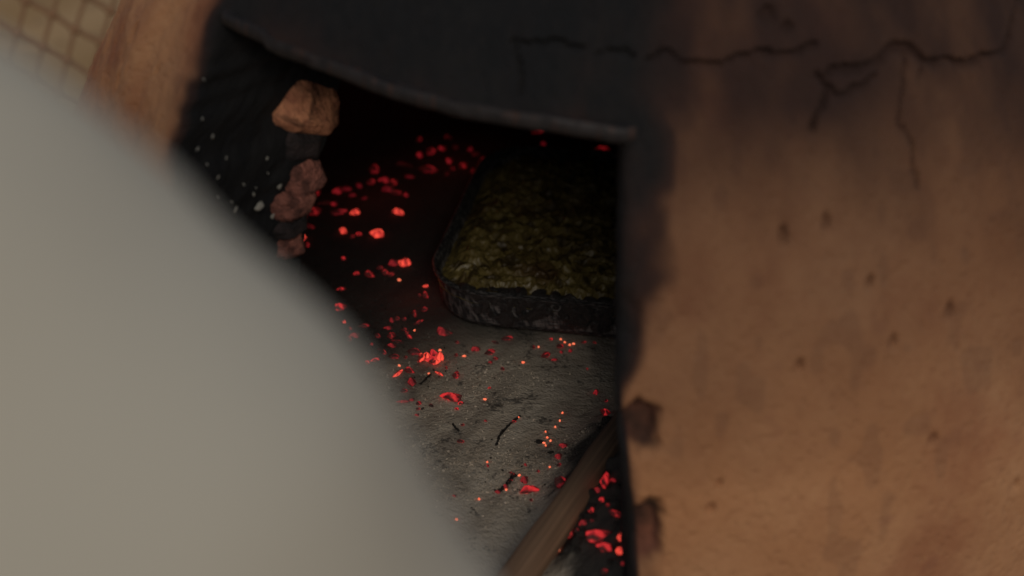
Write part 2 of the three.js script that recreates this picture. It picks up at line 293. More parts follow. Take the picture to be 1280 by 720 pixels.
// ---------------------------------------------------------------- ash floor
const floorY = (x, z) => .006 * fbm(x * 7, z * 7, 60, 3) + .0024 * fbm(x * 28, z * 28, 61, 3) + .0006 * fbm(x * 140, z * 140, 62, 3)
  + .055 * heap(x, z) * (1 + .35 * fbm(x * 45, z * 45, 64, 3));
const hp = onFloor(755, 655);
function heap(x, z) { const d = Math.hypot((x - hp.x - .056) / .126, (z - hp.z - .03) / .24); return 1 - ss(.35, 1, d); }
{
  const ash = (x, z) => {
    const n = fbm(x * 9, z * 9, 80, 4), m = fbm(x * 60, z * 60, 81, 4), g = fbm(x * 420, z * 420, 82, 2);
    const st = fbm((x * .887 + z * .46) * 38, (z * .887 - x * .46) * 6, 86, 4);
    let c = mix3([.44, .37, .29], [.64, .57, .47], clamp(.45 + .9 * n + .35 * m + .9 * st));
    c = mix3(c, [.24, .205, .175], clamp(.45 * ss(.12, .4, -st)));
    c = mix3(c, [.10, .088, .078], clamp(ss(.10, .5, fbm(x * 20, z * 20, 84, 4)) * .55));
    c = mix3(c, [.03, .027, .026], clamp(.7 * ss(.42, .7, m + g * .7)));
    c = mix3(c, [.62, .58, .52], clamp(.55 * ss(.3, .6, g)));
    // the back of the oven floor is charred, with its shade painted in; the heap is charred
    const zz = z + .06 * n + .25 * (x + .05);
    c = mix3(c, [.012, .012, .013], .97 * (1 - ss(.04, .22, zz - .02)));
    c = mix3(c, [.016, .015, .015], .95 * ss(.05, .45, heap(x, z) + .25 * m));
    return c;
  };
  const x0 = -.42, x1 = .30, z0 = -.52, z1 = .62;
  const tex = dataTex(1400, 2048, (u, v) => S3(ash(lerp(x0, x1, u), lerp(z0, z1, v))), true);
  const bump = dataTex(1024, 1600, (u, v) => { const x = lerp(x0, x1, u), z = lerp(z0, z1, v), h = .5 + .3 * fbm(x * 260, z * 260, 90, 3) + .2 * noise(x * 800, z * 800, 91); return [h, h, h]; });
  const NX = 380, NZ = 600;
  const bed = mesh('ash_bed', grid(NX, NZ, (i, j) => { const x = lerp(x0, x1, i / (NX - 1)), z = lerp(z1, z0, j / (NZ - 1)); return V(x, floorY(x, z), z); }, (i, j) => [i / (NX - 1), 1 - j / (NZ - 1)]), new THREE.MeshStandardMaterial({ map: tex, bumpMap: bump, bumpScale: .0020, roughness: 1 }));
  tag(bed, 'grey powdery ash spread over the floor of the oven', 'ash', null, 'stuff');
  // loose grains and crumbs of ash and char
  const G = new THREE.IcosahedronGeometry(1, 0), n = 14000, im = new THREE.InstancedMesh(G, std([1, 1, 1], .95), n);
  im.name = 'ash_grain'; im.userData.kind = 'stuff'; im.castShadow = im.receiveShadow = true;
  const M = new THREE.Matrix4(), Q = new THREE.Quaternion(), E = new THREE.Euler(), C = new THREE.Color();
  for (let i = 0; i < n; i++) {
    let x, z, t = 0; do { x = lerp(-.30, .16, rnd()); z = lerp(-.15, .56, Math.sqrt(rnd())); } while (fbm(x * 12, z * 12, 95, 3) < rnd() * .5 - .22 && t++ < 6);
    const s = .0004 + .0009 * rnd() ** 5, b = rnd();
    M.compose(V(x, floorY(x, z) + s * .3, z), Q.setFromEuler(E.set(rnd() * 6, rnd() * 6, rnd() * 6)), V(s * (1 + rnd()), s * (.6 + .5 * rnd()), s)); im.setMatrixAt(i, M);
    const q = ash(x, z), f = b < .06 ? .12 : b < .8 ? .75 + .5 * rnd() : 1.5; C.setRGB(q[0] * f + .003, q[1] * f + .003, q[2] * f + .003); im.setColorAt(i, C);
  }
  bed.add(im);
}

// ---------------------------------------------------------------- baking tin
{
  const f1 = onFloor(585, 404), f2 = onFloor(762, 426), dir = f2.clone().sub(f1).setY(0).normalize(), ang = Math.atan2(-dir.z, dir.x) + .05;
  const cl = onFloor(538, 408);                                          // where the two walls would meet
  const tin = thing('baking_tin', 'blackened baking tin of baked food standing on the ash', 'baking tin', [cl.x, .004, cl.z]);
  tin.rotation.y = ang;
  const W = .36, D = .345, H = .042, R = .060, FL = .006;
  // outline of the tin: rounded rectangle, x 0..W, z 0..-D
  const ring = (grow, n = 20) => { const o = []; const c = [[W - R, -R], [W - R, -D + R], [R, -D + R], [R, -R]], a0 = [Math.PI / 2, 0, -Math.PI / 2, -Math.PI]; for (let k = 0; k < 4; k++) { const st = a0[k]; for (let i = 0; i <= n; i++) { const t = st - i / n * Math.PI / 2; o.push([c[k][0] + (R + grow) * Math.cos(t), c[k][1] + (R + grow) * Math.sin(t)]); } } return o; };
  // dense outline by resampling
  const dense = (pts, n) => { const P = [...pts, pts[0]], L = [0]; for (let i = 1; i < P.length; i++) L.push(L[i - 1] + Math.hypot(P[i][0] - P[i - 1][0], P[i][1] - P[i - 1][1])); const o = []; let k = 0; for (let i = 0; i < n; i++) { const d = i / n * L[L.length - 1]; while (L[k + 1] < d) k++; const t = (d - L[k]) / (L[k + 1] - L[k]); o.push([lerp(P[k][0], P[k + 1][0], t), lerp(P[k][1], P[k + 1][1], t)]); } return o; };
  const N = 420, prof = [[-.045, .0], [-.010, .0], [-.003, .002], [0, .008], [.004, H - .004], [.0055, H - .001], [.0085, H + .001], [.0095, H + .004], [.007, H + .006], [.003, H + .004], [.0005, H - .006], [-.006, .008], [-.045, .006]];
  const rings = prof.map(([g]) => dense(ring(g), N));
  const g = grid(N + 1, prof.length, (i, j) => { const p = rings[j][i % N], n = .0012 * fbm(p[0] * 30, p[1] * 30, j * .6, 3); return V(p[0] + n, Math.max(0, prof[j][1] + n * .8), p[1] + n); }, (i, j) => [i / N * 6, j * .43]);
  const tinMat = new THREE.MeshPhysicalMaterial({ map: dataTex(1024, 256, (u, v) => { const a = u * 6.283, n = fbm(Math.cos(a) * 9, Math.sin(a) * 9 + v * 6, v * 6, 5), m = fbm(Math.cos(a) * 30, Math.sin(a) * 30, v * 9, 3); return S3(mix3([.035, .036, .040], [.30, .285, .28], clamp(.15 + 1.2 * n + .5 * m))); }, true, true), roughness: .6, metalness: .35, bumpMap: sootBump, bumpScale: .0015 });
  const shell = mesh('tin', g, tinMat, tin);
  mesh('base', new RoundedBoxGeometry(W - .05, .005, D - .05, 2, .002).translate(W / 2, .0035, -D / 2), tinMat, shell);
  // the food
  const nx = 330, nz = 260, foodIn = (x, z) => { const dx = Math.max(R - x, x - (W - R), 0), dz = Math.max(R + z * -1 < 0 ? 0 : 0, -z < R ? R + z : 0, -z > D - R ? -z - (D - R) : 0); return Math.hypot(dx, dz); };
  const food = grid(nx, nz, (i, j) => {
    let x = lerp(-.004, W + .004, i / (nx - 1)), z = lerp(.004, -D - .004, j / (nz - 1));
    // pull the square's corners onto the rounded outline
    const px = clamp(x, R, W - R), pz = clamp(z, -D + R, -R), dx = x - px, dz = z - pz, l = Math.hypot(dx, dz), mx = Math.max(Math.abs(dx), Math.abs(dz)); if (l > 0) { const f = mx / l; x = px + dx * f; z = pz + dz * f; }
    const e = ss(1, .55, mx / (R + .004));
    const w1 = 1 - Math.abs(noise(x * 75 + 2 * noise(x * 30, z * 30, 5), z * 75, 3)), w2 = fbm(x * 130, z * 130, 7, 4);
    const h = H - .012 + e * .010 + .004 * fbm(x * 9, z * 9, 1, 3) + (.0060 * w1 ** 2) * e + .0060 * w2 * (.4 + .6 * e);
    return V(x, h, z);
  }, (i, j) => [i / (nx - 1), j / (nz - 1)]);
  mesh('baked_food', food, new THREE.MeshPhysicalMaterial({ map: dataTex(1024, 1024, (u, v) => { const n = fbm(u * 8, v * 8, 3, 4), m = fbm(u * 60, v * 60, 5, 4); let c = mix3([.135, .098, .028], [.225, .175, .056], clamp(.5 + .8 * n + .7 * m)); c = mix3(c, [.045, .03, .012], clamp(.85 * ss(.05, .42, fbm(u * 30, v * 30, 9, 3)))); c = mix3(c, [.10, .055, .02], clamp(.7 * ss(.05, .4, fbm(u * 7, v * 7, 19, 3)))); return S3(c); }, true, true), roughness: .50, clearcoat: .35, clearcoatRoughness: .30, bumpMap: dataTex(1024, 1024, (u, v) => { const h = .5 + .5 * fbm(u * 120, v * 120, 8, 4); return [h, h, h]; }, false, true), bumpScale: .0022 }), tin);
  // burnt crust that boiled over the front wall
  const matBurnt = new THREE.MeshPhysicalMaterial({ color: new THREE.Color().setRGB(.05, .045, .045), roughness: .42, clearcoat: .3, clearcoatRoughness: .4, bumpMap: sootBump, bumpScale: .003 });
  const cg = [];
  for (let k = 0; k < 190; k++) {
    const x = .05 + .30 * rnd(), t = rnd() ** 1.3, s = .0022 + .0042 * rnd() * (1 - .4 * t), y = H + .003 - t * .026 * (.6 + .7 * (noise(x * 40, 1) * .5 + .5));
    const b = new THREE.IcosahedronGeometry(1, 2), p = b.attributes.position;
    for (let i = 0; i < p.count; i++) { const f = 1 + .9 * fbm(p.getX(i) * 1.6 + k, p.getY(i) * 1.6, p.getZ(i) * 1.6, 2); p.setXYZ(i, p.getX(i) * f, p.getY(i) * f, p.getZ(i) * f); }
    b.scale(s * 1.3, s, s * .45); b.rotateZ(rnd() * 3); b.translate(x, y, .0055 - .0035 * clamp((H - y) / H)); cg.push(b.index ? b.toNonIndexed() : b);
  }
  for (let k = 0; k < 60; k++) { const x = .03 + .33 * rnd(), s = .002 + .004 * rnd(), b = new THREE.IcosahedronGeometry(1, 1); b.scale(s * 1.6, s * .6, s); b.rotateY(rnd() * 6); b.translate(x, H + .004 + .001 * rnd(), .003 - .006 * rnd()); cg.push(b.index ? b.toNonIndexed() : b); }
  const crust = mergeGeometries(cg); crust.computeVertexNormals();
  const cm = mesh('burnt_crust', crust, matBurnt, tin); tag(cm, 'black flaking crust along the front wall', null, null, 'stuff');
}

// ---------------------------------------------------------------- embers
const E1 = 1 / EXPOSURE;
function glowTex(seed, lo, hi, hot, gap) {
  return dataTex(128, 128, (u, v) => {
    const a = u * 6.283, x = Math.cos(a) * 1.4, y = Math.sin(a) * 1.4, n = fbm(x * .55, y * .55 + v * 1.3, v * 1.3 + seed, 4), r = 1 - Math.abs(noise(x * 1.1, y * 1.1 + v * 2, seed + 4));
    const k = ss(gap, gap + .38, n + .25 * r); return S3(mix3(mix3(lo, hi, k), hot, ss(.60, .95, r) * k * .9));
  }, true, true);
}
const charTex = dataTex(128, 128, (u, v) => S3(mix3([.02, .017, .016], [.10, .085, .075], clamp(.3 + fbm(u * 14, v * 14, 3, 4)))), true, true);
const LV = [[.045, .0012, .003], [.115, .003, .006], [.25, .006, .010], [.50, .030, .024], [1.4, .15, .065]];   // dim red, red, bright, hot, spark
const emMat = LV.map((c, i) => [0, 1].map((k) => new THREE.MeshStandardMaterial({ color: 0xffffff, map: charTex, roughness: .9, emissive: new THREE.Color(1, 1, 1), emissiveIntensity: E1 * 1.15, emissiveMap: glowTex(i * 7 + k * 3, c.map((x) => x * (i === 4 ? .8 : .10)), c, [Math.min(1.8, c[0] * 2.3), c[1] * (i === 4 ? 1.7 : 2.8) + .003 * i, c[2] * 2 + .002 * i], i === 4 ? -.6 : .0 + .1 * k) })));
const emGeo = []; for (let k = 0; k < 9; k++) {
  const g = mergeVertices(new THREE.IcosahedronGeometry(1, 3).deleteAttribute('normal')), p = g.attributes.position;
  for (let i = 0; i < p.count; i++) {
    const x = p.getX(i), y = p.getY(i), z = p.getZ(i); let f = 1 + .75 * fbm(x * 1.1 + k * 5, y * 1.1, z * 1.1, 2) + .22 * fbm(x * 3.5 + k, y * 3.5, z * 3.5, 2);
    for (let q = 0; q < 11; q++) { const nx = noise(k * 3.3 + .5, q * 1.7 + .5, 1.5), ny = noise(k * 3.3 + .5, q * 1.7 + .5, 12.5), nz = noise(k * 3.3 + .5, q * 1.7 + .5, 23.5), l = Math.hypot(nx, ny, nz) || 1, d = (x * nx + y * ny + z * nz) / l * f; if (d > .50) f *= 1 - (d - .50) / d * .95; }   // broken flat faces
    p.setXYZ(i, x * f, y * f * .9, z * f);
  }
  g.computeVertexNormals(); g.computeBoundingBox(); const b = g.boundingBox, c = b.getCenter(V()), s = b.getSize(V()); g.translate(-c.x, -c.y, -c.z); g.scale(1 / s.x, 1 / s.y, 1 / s.z); emGeo.push(g);
}
const matChar = new THREE.MeshStandardMaterial({ map: charTex, roughness: .85, bumpMap: sootBump, bumpScale: .002 });
// x, y, width, height in the picture (where it lies on the floor and how big it is), glow, slant
const BACK = [[467, 212, 11, 13, 1.6], [463, 228, 10, 8, 1], [482, 225, 17, 8, 1], [493, 228, 7, 8, 2], [484, 237, 16, 10, .6], [495, 241, 14, 6, 1], [508, 244, 6, 6, 1], [422, 239, 13, 9, 1], [434, 237, 12, 7, 0], [449, 232, 8, 7, 0], [418, 255, 8, 7, 1], [406, 253, 16, 5, 0], [424, 265, 19, 7, 1.5], [443, 266, 12, 9, 3], [498, 265, 14, 9, 3], [429, 289, 8, 9, 3], [440, 296, 6, 4, 1.5], [449, 293, 7, 5, 2], [471, 292, 15, 13, 3], [525, 194, 7, 10, 1.6], [524, 174, 6, 6, 1], [539, 189, 10, 9, 1], [552, 186, 10, 6, 1.5], [505, 206, 20, 5, .5], [535, 212, 22, 10, 1], [512, 221, 13, 5, .5], [560, 172, 7, 6, 0], [569, 184, 7, 6, .5], [588, 187, 6, 8, .5], [603, 201, 11, 10, 1.6], [562, 201, 7, 7, 1.6], [578, 208, 10, 8, 2], [565, 211, 6, 5, 1], [590, 214, 6, 6, 1], [559, 218, 5, 4, 0], [595, 193, 7, 5, .5], [440, 244, 9, 5, 0], [456, 248, 8, 5, 0]];
const JAMB = [[395, 239, 9, 13, 2], [393, 264, 15, 11, 2], [380, 271, 6, 5, 1], [387, 283, 12, 5, 1], [378, 297, 7, 10, 3], [384, 306, 7, 6, 2]];
const BEHIND = [[672, 164, 12, 8, 1], [679, 180, 6, 7, .6], [705, 193, 8, 10, .2], [752, 187, 20, 11, 2]];
const LEFT = [[430, 323, 5, 5, 2], [446, 342, 7, 5, 2], [462, 343, 12, 9, 2], [492, 329, 12, 10, 1.5], [505, 328, 16, 12, 3], [475, 335, 7, 5, 1.5], [481, 340, 8, 8, 2.6], [489, 343, 8, 6, 2], [427, 361, 11, 4, 2], [426, 384, 13, 10, 2], [532, 358, 6, 4, 3], [532, 369, 7, 10, 2], [524, 369, 4, 4, 1.5], [530, 387, 8, 6, 1.5], [518, 393, 6, 11, 2.6], [523, 403, 15, 4, 2.6, -36], [430, 403, 4, 6, 3], [455, 407, 14, 5, 1.4], [438, 411, 4, 4, 2], [443, 420, 11, 8, 1.6], [436, 424, 6, 7, 1.6], [472, 420, 7, 6, 1.4], [485, 410, 11, 5, 1], [490, 401, 6, 8, .7], [496, 398, 6, 5, .7], [505, 399, 5, 5, 1.5], [489, 419, 10, 9, 2], [509, 416, 5, 5, 2], [505, 412, 6, 4, 1], [512, 421, 6, 5, 2.6], [490, 432, 10, 6, 1], [497, 427, 16, 4, .6], [480, 441, 5, 8, 1.4], [492, 446, 12, 7, 1.6], [474, 437, 4, 4, .5], [465, 430, 4, 4, 1.4], [460, 453, 6, 5, 2], [469, 450, 12, 5, 2, -15], [512, 463, 12, 9, 2], [515, 478, 9, 13, 1.6], [507, 447, 4, 4, 1], [505, 489, 8, 6, 1], [503, 502, 17, 4, 1.4], [515, 500, 7, 5, 1.4], [523, 504, 7, 6, 1.4], [523, 511, 5, 4, 1.4], [521, 519, 6, 4, 1.6], [539, 507, 6, 5, .6]];
const FRONT = [[571, 428, 5, 4, 1], [570, 444, 4, 4, 1], [595, 437, 10, 8, 1.3], [619, 428, 8, 4, .5], [634, 423, 13, 7, 1.6], [612, 440, 13, 8, 1.6], [620, 448, 6, 4, 2], [613, 453, 5, 4, 1.5], [628, 461, 5, 5, 1.2], [667, 434, 4, 5, 1], [682, 444, 12, 7, 2.6, -20], [693, 450, 8, 4, .7], [689, 424, 4, 4, 2], [700, 433, 8, 7, .7], [713, 438, 5, 5, .7], [702, 440, 4, 4, 1], [729, 428, 7, 3, .7], [743, 428, 5, 3, 1]];
const MID = [[558, 460, 4, 4, 2.6], [570, 469, 10, 10, 2.6], [576, 504, 7, 5, 2], [571, 511, 5, 4, 2], [734, 461, 3, 3, 2], [745, 490, 6, 8, 1.3], [758, 501, 4, 4, 1], [612, 485, 4, 3, 2.6], [607, 526, 4, 3, 1.3], [642, 527, 8, 4, 2, -20], [576, 552, 8, 5, 1.6], [578, 531, 5, 3, .7], [704, 557, 10, 7, 1.3], [698, 571, 8, 10, .8], [699, 581, 6, 5, .8], [702, 602, 15, 14, 1.6], [655, 601, 9, 12, 1.3], [657, 581, 4, 4, 1.5], [641, 594, 5, 6, 1.3], [639, 600, 4, 4, 2], [632, 609, 6, 8, 1.3], [622, 615, 6, 5, 1.5], [638, 591, 4, 3, 1.3], [672, 589, 5, 4, .7], [610, 582, 3, 4, 1], [568, 620, 5, 3, 1.4], [664, 625, 4, 4, .8]];
const SPARK = [[499, 350, 5, 4], [518, 413, 3, 3], [550, 438, 4, 4], [499, 457, 4, 3], [536, 467, 3, 3], [580, 445, 6, 3], [654, 453, 4, 4], [673, 434, 3, 3], [701, 424, 4, 4], [706, 428, 4, 3], [712, 431, 4, 4], [717, 430, 4, 3], [606, 499, 6, 5], [648, 522, 3, 3], [703, 516, 3, 3], [700, 526, 3, 3], [694, 534, 3, 3], [682, 540, 3, 3], [684, 547, 4, 4], [688, 551, 3, 3], [680, 554, 4, 3], [682, 557, 3, 3], [687, 584, 3, 3], [649, 594, 4, 4], [633, 612, 4, 4], [609, 578, 3, 3], [599, 624, 4, 3], [571, 649, 4, 4]];
const PITE = [[756, 601, 12, 20, 2], [767, 599, 8, 6, 1], [747, 612, 7, 8, 1], [752, 625, 6, 9, 2], [740, 637, 8, 9, 2.6], [760, 635, 6, 4, 2], [729, 654, 10, 9, 1.4], [739, 651, 5, 4, 1], [721, 664, 6, 8, 1], [775, 676, 8, 12, 3.6], [776, 690, 12, 14, 3], [755, 686, 18, 13, 2.6], [755, 715, 8, 9, 1.6], [779, 710, 6, 6, 1]];
function place(px, py, w, h, lv, slant, geo, mat, lift = .35) {
  let p = onFloor(px, py, 0); for (let k = 0; k < 4; k++) p = onFloor(px, py, floorY(p.x, p.z) + h * .3 * depthOf(p) / FPX);
  const sc = depthOf(p) / FPX, long = slant ? w : 0;
  const m = new THREE.Mesh(geo, mat); m.castShadow = m.receiveShadow = true;
  const hy = h * sc * .95, dz = h * sc * 1.0;
  m.scale.set(w * sc * 1.15, Math.max(hy, .0022), Math.max(dz, .0022));
  p.y = floorY(p.x, p.z) + m.scale.y * lift; m.position.copy(p);
  if (slant) m.rotation.y = -Math.atan2(Math.tan(slant * Math.PI / 180) / .55, 1);
  else m.rotation.set((rnd() - .5) * .5, (rnd() - .5) * .5, (rnd() - .5) * .5);
  return m;
}
let ek = 0;
function ember(e, name, label, group, category = 'ember') {
  const [x, y, w0, h0, lv, sl] = e, k0 = lv === undefined ? .62 + .25 * rnd() : 1, w = w0 * k0, h = h0 * k0, r = Math.floor(Math.min(4, lv ?? 4) + .35), m = place(x, y, w, h, lv, sl, emGeo[ek % 9], emMat[r][(ek >> 1) & 1]); ek++;
  m.name = numbered(name); scene.add(m); return tag(m, label, category, group);
}
const look = (e) => { const l = Math.floor(e[4] + .35), b = Math.max(e[2], e[3]); return (b >= 13 ? 'big ' : b >= 9 ? 'medium ' : b >= 6 ? 'small ' : 'tiny ') + (e[2] > e[3] * 2.4 ? 'oblong ' : '') + ['faint dark red', 'dull red', 'bright red', 'hottest bright red', ''][l]; };
const set = (list, where, group) => { const n = {}; list.forEach((e) => { const k = look(e); n[k] = (n[k] || 0) + 1; }); list.forEach((e) => { const k = look(e); ember(e, 'ember', k + ' ember ' + where, n[k] > 1 ? k + ' ' + group : null); }); };
set(BACK, 'on the black floor at the back of the oven', 'embers at the back of the oven');
set(JAMB, 'at the foot of the left jamb bricks', 'embers at the foot of the jamb bricks');
set(BEHIND.slice(0, 3), 'in the dark behind the baking tin', 'embers behind the baking tin');
ember(BEHIND[3], 'ember', 'bright red ember in the top right corner of the oven mouth');
set(LEFT.filter((e) => e[1] < 395), 'on the floor left of the baking tin', 'embers left of the baking tin');
set(LEFT.filter((e) => e[1] >= 395), 'on ash between shirt and big crusted ember', 'embers between shirt and big ember');
set(FRONT, 'on the ash along the front of the baking tin', 'embers along the front of the baking tin');
set(MID.filter((e) => e[1] < 550), 'on the open ash between the tin and the row of sparks', 'embers on the middle of the ash');
set(MID.filter((e) => e[1] >= 550), 'on the pale ash left of the wooden pole', 'embers on the ash left of the pole');
for (const e of SPARK) {
  const [x, y] = e, w = y < 435 && x > 690 ? 'beside the front edge of the baking tin' : x > 675 && y > 500 && y < 560 ? 'in the short row above the wooden pole' : y < 475 ? 'around the big crusted ember and the tin' : 'alone on the open ash left of the pole';
  ember(e, 'spark', 'tiny orange glowing spark ' + w, 'tiny sparks ' + w, 'spark');
}
set(PITE, 'on the dark charcoal between pole and right jamb', 'embers between pole and right jamb');
ember([555, 415, 18, 10, 1.6, 22], 'ember', 'oblong dark red ember just below the left corner of the baking tin');
ember([563, 497, 25, 13, 2.6], 'ember', 'large flat salmon red ember on the ash below the big crusted one');
ember([662, 612, 24, 12, 2.6, -14], 'ember', 'wedge shaped bright ember on the ash left of the pole');
ember([757, 517, 14, 10, 2.6, 32], 'ember', 'bright ember on the ash against the right jamb above the pole');
ember([497, 467, 17, 5, 3, -38], 'ember', 'bright stick shaped ember beside the white shirt');
ember([549, 467, 13, 4, 3, 25], 'ember', 'bright splinter of ember at the foot of the big crusted one');
ember([517, 440, 14, 10, 1.6], 'ember', 'dark red rounded ember left of the big crusted one');
ember([769, 642, 17, 10, 2.6, 25], 'ember', 'slanting bright ember touching the right jamb, uppermost large one there');
ember([711, 664, 16, 18, 2.6], 'ember', 'bright ember at the right edge of the wooden pole');
ember([749, 670, 29, 15, 2.6], 'ember', 'largest red ember on the dark charcoal right of the pole');
ember([697, 687, 9, 7, 4], 'ember', 'orange ember glowing brightest, beside the pole near the bottom');
ember([755, 604, 6, 10, 3], 'ember', 'hot bright ember at the top of the charcoal beside the pole');
// the big crusted lump: several cracked pieces of one coal
{
  const c = onFloor(538, 452), sc = depthOf(c) / FPX, big = thing('ember', 'big crusted ember, the largest glowing lump on the ash', 'ember', [c.x, floorY(c.x, c.z), c.z]);
  const r = rng(8); const bits = [[-10, 0, 13, 12, 3], [-3, 1, 12, 15, 3], [5, 4, 12, 18, 2], [10, 0, 10, 14, 3], [2, -3, 16, 10, 2], [13, 3, 8, 10, 3], [-12, -2, 8, 7, 2], [7, -6, 9, 8, 3], [-6, 5, 8, 9, 3]];
  bits.forEach(([x, z, w, h, l], i) => { const m = mesh('coal_piece', emGeo[(i * 2 + 1) % 9], emMat[l][i & 1], big); m.scale.set(w * sc, h * sc, w * sc * .9); m.position.set(x * sc, h * sc * .40 + .001, -z * sc * 1.2); m.rotation.set(r() - .5, r() * 3, r() - .5); });
}
// the light the embers give to what is round them
for (const [x, y, h, i] of [[470, 250, .05, .0005], [522, 372, .035, .0005], [560, 205, .05, .0004]]) { const p = onFloor(x, y), l = new THREE.PointLight(new THREE.Color(1, .10, .05), i * 2.2 * E1, 0, 2); l.position.set(p.x, floorY(p.x, p.z) + h, p.z); l.castShadow = true; l.shadow.radius = 1.2; scene.add(l); }
// black bits of twig and char
function twig(pts, rad, label) {
  const P = pts.map(([x, y]) => { const p = onFloor(x, y, .004); p.y = floorY(p.x, p.z) + rad * .7; return p; }), c = P[0].clone(), g = new THREE.TubeGeometry(new THREE.CatmullRomCurve3(P.map((p) => p.clone().sub(c))), 24, rad, 7), p = g.attributes.position;
  for (let i = 0; i < p.count; i++) { const k = .0022 * rad / .0015; p.setXYZ(i, p.getX(i) + k * .5 * noise(p.getX(i) * 500, p.getZ(i) * 500, i * .3), p.getY(i) + k * .4 * noise(p.getX(i) * 400, p.getZ(i) * 400, i * .7), p.getZ(i) + k * .5 * noise(p.getZ(i) * 500, p.getX(i) * 500, 9)); }
  g.computeVertexNormals(); const m = mesh('charred_twig', g, matChar); m.position.copy(c); return tag(m, label, 'twig');
}
twig([[524, 478], [530, 473], [538, 464]], .0011, 'black charred twig under the big crusted ember');
twig([[622, 548], [634, 533], [641, 526], [650, 519]], .0010, 'black charred twig in the middle of the ash');
twig([[620, 557], [625, 543], [629, 537]], .0011, 'short charred splinter just below the twig in mid ash');
twig([[566, 528], [570, 533], [574, 536]], .0010, 'tiny charred twig on the ash near the white shirt');
twig([[622, 612], [632, 605], [640, 596], [645, 592]], .0017, 'charred twig dotted with embers on the ash left of the pole');
[[514, 395, 8, 7, 'black coal beside an ember left of the baking tin'], [701, 693, 8, 7, 'small black coal under the orange ember near the pole'], [722, 690, 10, 8, 'black coal between the largest ember and the pole'], [675, 552, 9, 6, 'black coal crumb near the row of sparks'], [688, 566, 8, 5, 'flat black coal among crumbs left of the pole']].forEach(([x, y, w, h, l], i) => { const m = place(x, y, w, h, 0, 0, emGeo[i], matChar); m.name = numbered('charcoal'); scene.add(m); tag(m, l, 'charcoal'); });
// dark coals of the heap beside the right jamb
{
  const r = rng(31), cg = [];
  for (let k = 0; k < 230; k++) { const x = hp.x - .09 + .2 * r(), z = hp.z - .16 + .32 * r(); if (heap(x, z) < .35) continue; const s = .003 + .005 * r(), g = emGeo[k % 9].clone(); g.scale(s * 1.5, s, s * 1.2); g.rotateY(r() * 6); g.rotateX(r() - .5); g.translate(x, floorY(x, z) + s * .2, z); cg.push(g); }
  tag(mesh('charcoal_heap', mergeGeometries(cg), matChar), 'heap of dark charcoal against the right jamb', 'charcoal', null, 'stuff');
}
// pale flakes of ash stuck on the black jamb
[[319, 256, 11, 10], [345, 231, 5, 10], [336, 268, 6, 6], [290, 260, 7, 6], [268, 219, 5, 5], [242, 184, 4, 5], [261, 168, 5, 6], [248, 146, 4, 4], [278, 195, 4, 4], [329, 196, 4, 4], [330, 214, 3, 3], [312, 240, 5, 4], [315, 232, 3, 3], [285, 250, 4, 3], [268, 244, 4, 3], [300, 228, 3, 3], [254, 203, 3, 3], [250, 97, 3, 3]].forEach(([x, y, w, h], i) => {
  const q = onReveal(x, y), sc = depthOf(q.p) / FPX, n = V(Math.cos(AL), 0, -Math.sin(AL)), b = w >= 7 || h >= 9;
  const m = mesh('ash_flake', emGeo[i % 9], std([.42, .41, .36], .95)); m.scale.set(w * sc * 1.45, h * sc * 1.2, w * sc * .5); m.position.copy(q.p).addScaledVector(n, .005); m.rotation.set(.3 * i, -AL + .3, i * 1.3);
  tag(m, b ? ['largest pale ash flake on the black jamb', 'curled pale ash flake beside the reddish brick', '', 'blurred pale ash flake nearest the white shirt'][i] : 'small pale ash speck on the black left jamb', 'ash flake', b ? null : 'pale ash specks on the jamb');
});

// ---------------------------------------------------------------- wooden pole
const poleA = atDepth(838, 448, 1.36), poleB = atDepth(618, 752, 1.135), poleD = poleB.clone().sub(poleA).normalize(), poleEnd = poleB.clone().addScaledVector(poleD, .40);
{
  const L = poleEnd.distanceTo(poleA), N = 90, M = 40, R0 = .0138;
  const pole = thing('wooden_pole', 'long weathered wooden pole slanting out of the oven mouth', 'pole', poleA.toArray());
  pole.quaternion.setFromUnitVectors(V(0, 0, 1), poleD);
  const tex = dataTex(256, 1024, (u, v) => { const a = u * 6.283, n = fbm(Math.cos(a) * 7, Math.sin(a) * 7, v * 6, 4), m = fbm(Math.cos(a) * 16, Math.sin(a) * 16, v * 14, 3); let c = mix3([.25, .15, .09], [.36, .22, .135], clamp(.5 + n + .5 * m)); c = mix3(c, [.03, .025, .022], .75 * (1 - ss(.12, .42, v + .1 * n))); return S3(c); }, true, true);
  mesh('shaft', grid(M + 1, N + 1, (i, j) => { const t = j / N, a = i / M * Math.PI * 2, r = R0 * (1 + .06 * noise(t * 14, 3) + .05 * noise(Math.cos(a) * 2, Math.sin(a) * 2, t * 20)) * (j === 0 || j === N ? .02 : 1); return V(r * Math.cos(a) + .004 * Math.sin(t * 5), r * Math.sin(a), t * L); }, (i, j) => [i / M, j / N]), new THREE.MeshStandardMaterial({ map: tex, roughness: .8, bumpMap: tex, bumpScale: .001 }), pole);
}

